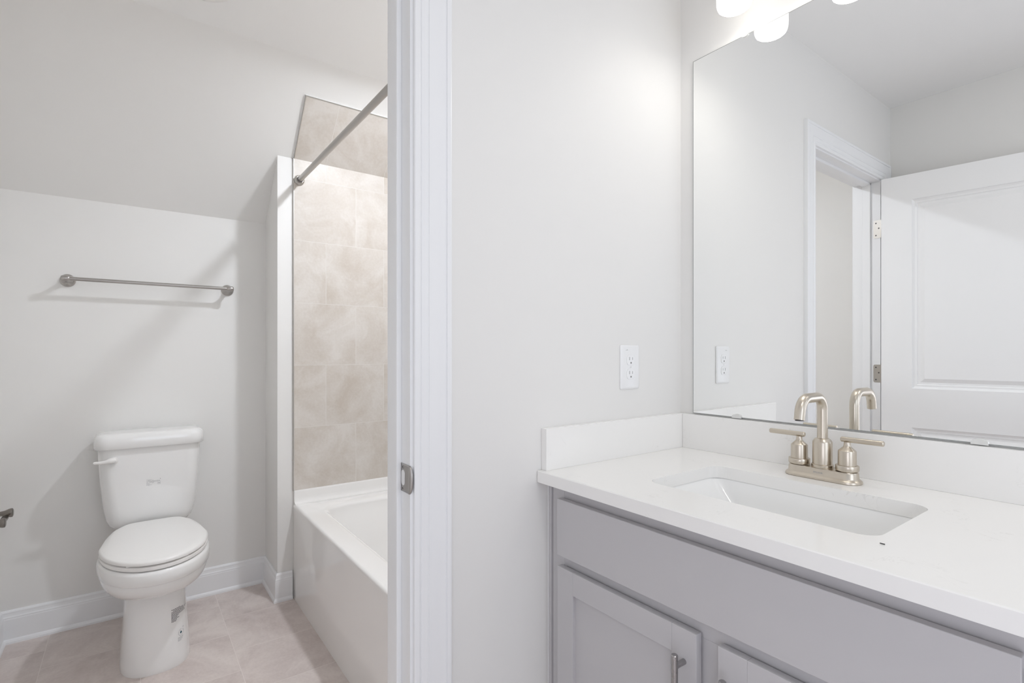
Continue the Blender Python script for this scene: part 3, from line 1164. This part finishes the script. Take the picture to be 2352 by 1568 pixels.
o = settle(obj('backsplash', bx(-.020, -.0005, CY0, -.0205, HC, HC + .1016, bev=.0008), M['quartz']))
tag(o, 'long white quartz backsplash behind the faucet below the mirror', 'backsplash')

bm = bmesh.new()
zz = HC - CT - .0005
mx_, my_ = (SX0 + SX1) / 2, (SY0 + SY1) / 2
hx, hy = (SX1 - SX0) / 2, (SY1 - SY0) / 2
rings = [rrect(mx_, my_, hx + .018, hy + .018, SR + .02, zz - .012, 10), rrect(mx_, my_, hx + .018, hy + .018, SR + .02, zz, 10),
         rrect(mx_, my_, hx + .002, hy + .002, SR, zz, 10), rrect(mx_, my_, hx - .001, hy - .001, SR, zz - .004, 10),
         rrect(mx_, my_, hx - .005, hy - .024, .024, zz - .03, 10), rrect(mx_, my_, hx - .009, hy - .050, .024, zz - .06, 10),
         rrect(mx_, my_, hx - .014, hy - .076, .024, zz - .088, 10), rrect(mx_, my_, hx - .020, hy - .092, .024, zz - .100, 10),
         rrect(mx_, my_, hx - .034, hy - .110, .026, zz - .108, 10), rrect(mx_, my_, hx - .060, hy - .14, .03, zz - .113, 10), rrect(mx_, my_, .055, .055, .04, zz - .118, 10),
         rrect(mx_, my_, .022, .022, .0215, zz - .122, 10)]
# outer shell
outer_r = [rrect(mx_, my_, .03, .03, .028, zz - .14, 10), rrect(mx_, my_, hx - .03, hy - .04, SR, zz - .128, 10), rrect(mx_, my_, hx + .004, hy + .004, SR + .01, zz - .09, 10), rrect(mx_, my_, hx + .010, hy + .010, SR + .01, zz - .012, 10)]
loft(bm, outer_r + rings)
bmesh.ops.recalc_face_normals(bm, faces=bm.faces)
sink = settle(obj('sink', bm, M['sink'], smooth=45))
tag(sink, 'white rectangular undermount sink basin set under the quartz countertop', 'sink')
bm = bmesh.new()
lathe(bm, [(.022, 0), (.022, .002), (.019, .004), (.012, .0045)], (mx_, my_, zz - .1225), n=28)
obj('drain', bm, M['champagne'], sink, smooth=40)
bm = bmesh.new()
lathe(bm, [(.0105, 0), (.0105, .002), (.006, .003)], (SX0 + .011, my_, zz - .045), axis='X', n=20)
obj('overflow_ring', bm, M['champagne'], sink, smooth=40)
# a dark crumb left on the counter
bm = bmesh.new()
P0 = Vector((-.461, -.683, HC + .0011))
loft(bm, [[P0 + Vector((a * .0008, 0, b * .0008)) + Vector((0, -t * .0065, 0)) for a, b in ((1, 0), (0, 1), (-1, 0), (0, -1))] for t in (-.5, 0, .5)])
cr = settle(obj('crumb', bm, M['dark']))
tag(cr, 'tiny dark crumb lying on the countertop in front of the sink', 'crumb')

# ------------------------------------------------------------------ faucet
FY, FX = -.446, -.094
fc = thing('faucet', 'champagne nickel two-handle faucet with arched spout on the countertop', 'faucet', (FX, FY, HC))
bm = bmesh.new()
rings = []
for z, g in ((0, 0), (.0015, .0015), (.005, .001), (.007, -.001), (.0095, -.0045), (.0105, -.005), (.022, -.0058), (.0245, -.0075), (.0252, -.011)):
    rings.append(rrect(FX, FY, .0285 + g, .0785 + g, .0283 + g, HC + z, 14))
loft(bm, rings)
basep = obj('base_plate', bm, M['champagne'], fc, smooth=35)
bm = bmesh.new()
lathe(bm, [(.0215, .025), (.0222, .027), (.0222, .032), (.0200, .033), (.0200, .082), (.0192, .085), (.0150, .0905), (.0125, .0915)], (FX, FY, HC), n=40)
obj('spout_body', bm, M['champagne'], fc, smooth=30)
# arched spout
path = []
zt = 1.104


def arc(cx, cz, r, a0, a1, k):
    return [(cx + r * math.cos(math.radians(a0 + (a1 - a0) * i / k)), cz + r * math.sin(math.radians(a0 + (a1 - a0) * i / k))) for i in range(k + 1)]


pz = [(FX, 1.0), (FX, 1.03)] + arc(FX - .030, zt - .030, .030, 0, 84, 9) + arc(FX - .074, zt - .034, .034, 96, 172, 9)
e_ = pz[-1]
pz += [(e_[0] - .0015, e_[1] - .008), (e_[0] - .003, e_[1] - .016)]
bm = bmesh.new()
tube(bm, [(x, FY, z) for x, z in pz], .0108, n=28)
spo = obj('spout', bm, M['champagne'], fc, smooth=40)
bm = bmesh.new()
ex, ez = pz[-1]
lathe(bm, [(.0085, 0), (.0082, .0018)], (ex - .0001, FY, ez - .0015), n=20)
obj('aerator', bm, M['slot'], spo)
for s, nm in ((1, 'left'), (-1, 'right')):
    cy = FY + s * .0508
    bm = bmesh.new()
    lathe(bm, [(.0165, .0245), (.0165, .0265), (.0222, .0270), (.0228, .0290), (.0228, .0370), (.0222, .0385), (.0180, .0390), (.0176, .0680), (.0170, .0705), (.0080, .0790), (.0068, .0815), (.0064, .089), (.0075, .0905)], (FX, cy, HC), n=36)
    vl = obj('handle', bm, M['champagne'], fc, smooth=30)
    bm = bmesh.new()
    lathe(bm, [(.0045, 0), (.0058, .0015), (.0058, .0805), (.0045, .082)], (FX, cy - s * .0125, HC + .0945), axis='Y' if s > 0 else '-Y', n=24)
    obj('lever', bm, M['champagne'], vl, smooth=40)
# maker's name on the front of the base plate
tc_ = bpy.data.curves.new('maker_mark', 'FONT')
tc_.body = 'PFISTER'
tc_.size = .0058
tc_.extrude = .0001
tc_.align_x = 'CENTER'
to = bpy.data.objects.new('maker_mark', tc_)
COL.objects.link(to)
dg = bpy.context.evaluated_depsgraph_get()
me = bpy.data.meshes.new_from_object(to.evaluated_get(dg))
bpy.data.objects.remove(to)
me.materials.append(M['inklight'])
mk = bpy.data.objects.new('maker_mark', me)
COL.objects.link(mk)
mk.parent = basep
mk.matrix_local = Matrix.Translation((-(.0285 - .0052) - .0001, 0, .0135)) @ Matrix(((0, 0, -1, 0), (-1, 0, 0, 0), (0, 1, 0, 0), (0, 0, 0, 1)))

# ------------------------------------------------------------------ mirror with clips
mir = thing('wall_mirror', 'large frameless wall mirror above the quartz backsplash', 'mirror', (0, -.454, 1.024))
MY0, MY1, MZ0, MZ1 = -.860, -.048, 1.0235, 2.0765
bm = bmesh.new()
box(bm, -.006, -.0008, MY0, MY1, MZ0, MZ1)
for f in bm.faces:
    f.material_index = 0 if f.normal.x < -.9 else 1
pane = obj('pane', bm, [M['mirror'], M['glassedge']], mir)
bm = bmesh.new()
ew = .0011
for a in ((MY0, MY1, MZ0, MZ0 + ew), (MY0, MY1, MZ1 - ew, MZ1), (MY0, MY0 + ew, MZ0 + ew, MZ1 - ew), (MY1 - ew, MY1, MZ0 + ew, MZ1 - ew)):
    box(bm, -.0064, -.0059, *a)
obj('edge_band', bm, M['glassedge'], mir, label='thin dark band around the mirror edge')  # narrow dark border laid on the pane's perimeter
for y, top in ((-.188, 0), (-.700, 0), (-.212, 1), (-.700, 1)):
    bm = bmesh.new()
    zb_ = (MZ1 + .004) if top else (MZ0 - .002)
    sg = -1 if top else 1
    cw, ch = (.0095, .006) if top else (.0135, .0075)
    pts = [(y - cw, zb_)] + [(y - cw * math.cos(a), zb_ + sg * (.004 + ch * math.sin(a))) for a in [PI * k / 10 for k in range(11)]] + [(y + cw, zb_)]
    prism(bm, pts, 'X', -.0100, -.0062)
    obj('clip', bm, M['clip'], mir, label='clear plastic mirror clip')

# ------------------------------------------------------------------ wall outlet
ou = thing('wall_outlet', 'white duplex wall outlet above the side splash', 'outlet', (-.2375, 0, 1.104))
OX, OZ = -.2375, 1.1635
bm = bmesh.new()
loft(bm, [[(p[0], -y, p[1]) for p in [(q[0], q[1]) for q in rrect(OX, OZ, .0385 - g, .0615 - g, .004, 0, 6)]] for y, g in ((.0005, 0), (.003, .0), (.0052, .0022), (.0062, .005))])
bmesh.ops.recalc_face_normals(bm, faces=bm.faces)
pl = obj('cover_plate', bm, M['outlet'], ou, smooth=25)
for s in (1, -1):
    zc = OZ + s * .0195
    out = []
    for k in range(32):
        a = 2 * PI * k / 32
        out.append((OX + max(-.0165, min(.0165, .0178 * math.cos(a))), zc + max(-.0142, min(.0142, .0178 * math.sin(a)))))
    bm = bmesh.new()
    loft(bm, [[(OX + (x - OX) * k, -y, zc + (z - zc) * k) for x, z in out] for y, k in ((.0058, 1), (.0074, 1), (.0078, .96))])
    bmesh.ops.recalc_face_normals(bm, faces=bm.faces)
    rc = obj('receptacle', bm, M['outlet'], ou, smooth=25)
    bm = bmesh.new()
    box(bm, OX - .0071, OX - .0055, -.0080, -.0076, zc - .0005, zc + .0085)
    box(bm, OX + .0055, OX + .0069, -.0080, -.0076, zc + .0003, zc + .0078)
    g = [(OX + .0024 * math.cos(a), zc - .0075 + .0024 * math.sin(a)) for a in [PI * k / 8 for k in range(9)]] + [(OX - .0024, zc - .0098), (OX + .0024, zc - .0098)]
    loft(bm, [[(x, -.0080, z) for x, z in g], [(x, -.0076, z) for x, z in g]])
    obj('slots', bm, M['slotgrey'], rc)
bm = bmesh.new()
lathe(bm, [(.0030, .0060), (.0030, .0068), (.002, .0072)], (OX, 0, OZ), axis='-Y', n=18)
sw = obj('screw', bm, M['outlet'], ou, smooth=40)
bm = bmesh.new()
box(bm, OX - .0003, OX + .0003, -.0075, -.0071, OZ - .0024, OZ + .0024)
obj('screw_slot', bm, M['inklight'], sw)
bm = bmesh.new()
for (xa, za, xb, zb2) in ((-.020, .0465, -.0135, .0478), (-.0135, .0478, -.011, .0472), (-.015, .0478, -.0142, .0495)):
    tube(bm, [(OX + xa, -.0063, OZ + za), (OX + xb, -.0063, OZ + zb2)], .0004, n=8)
obj('pencil_mark', bm, M['inklight'], pl)

# ------------------------------------------------------------------ vanity light: three opal shades
vl = thing('vanity_light', 'three-shade vanity light bar with lit white glass above the mirror', 'wall light', (0, -.435, 2.17))
bm = bmesh.new()
box(bm, -.026, -.0005, -.72, -.15, 2.262, 2.332, bev=.006, seg=3)
obj('back_plate', bm, M['steel'], vl, smooth=35)
for y in (-.235, -.436, -.637):
    bm = bmesh.new()
    tube(bm, [(-.024, y, 2.297), (-.060, y, 2.297), (-.085, y, 2.290), (-.098, y, 2.272), (-.1, y, 2.235)], .008, n=18)
    arm = obj('arm', bm, M['steel'], vl, smooth=40)
    bm = bmesh.new()
    lathe(bm, [(.012, .020), (.026, .014), (.027, -.006), (.020, -.008)], (-.1, y, 2.226), n=28)
    obj('cap', bm, M['steel'], arm, smooth=40)
    bm = bmesh.new()
    lathe(bm, [(.030, 0), (.0355, .0012), (.0395, .0045), (.0422, .010), (.0434, .017), (.0436, .028), (.0434, .112), (.041, .119), (.027, .123)], (-.1, y, 2.0995), n=44)
    bm.normal_update()
    for f in bm.faces:
        f.material_index = 1 if f.normal.z < -.5 and f.calc_center_median().z < 2.105 else 0
    obj('shade', bm, [M['shade'], M['shadebase']], vl, smooth=60, label='lit white opal glass shade')
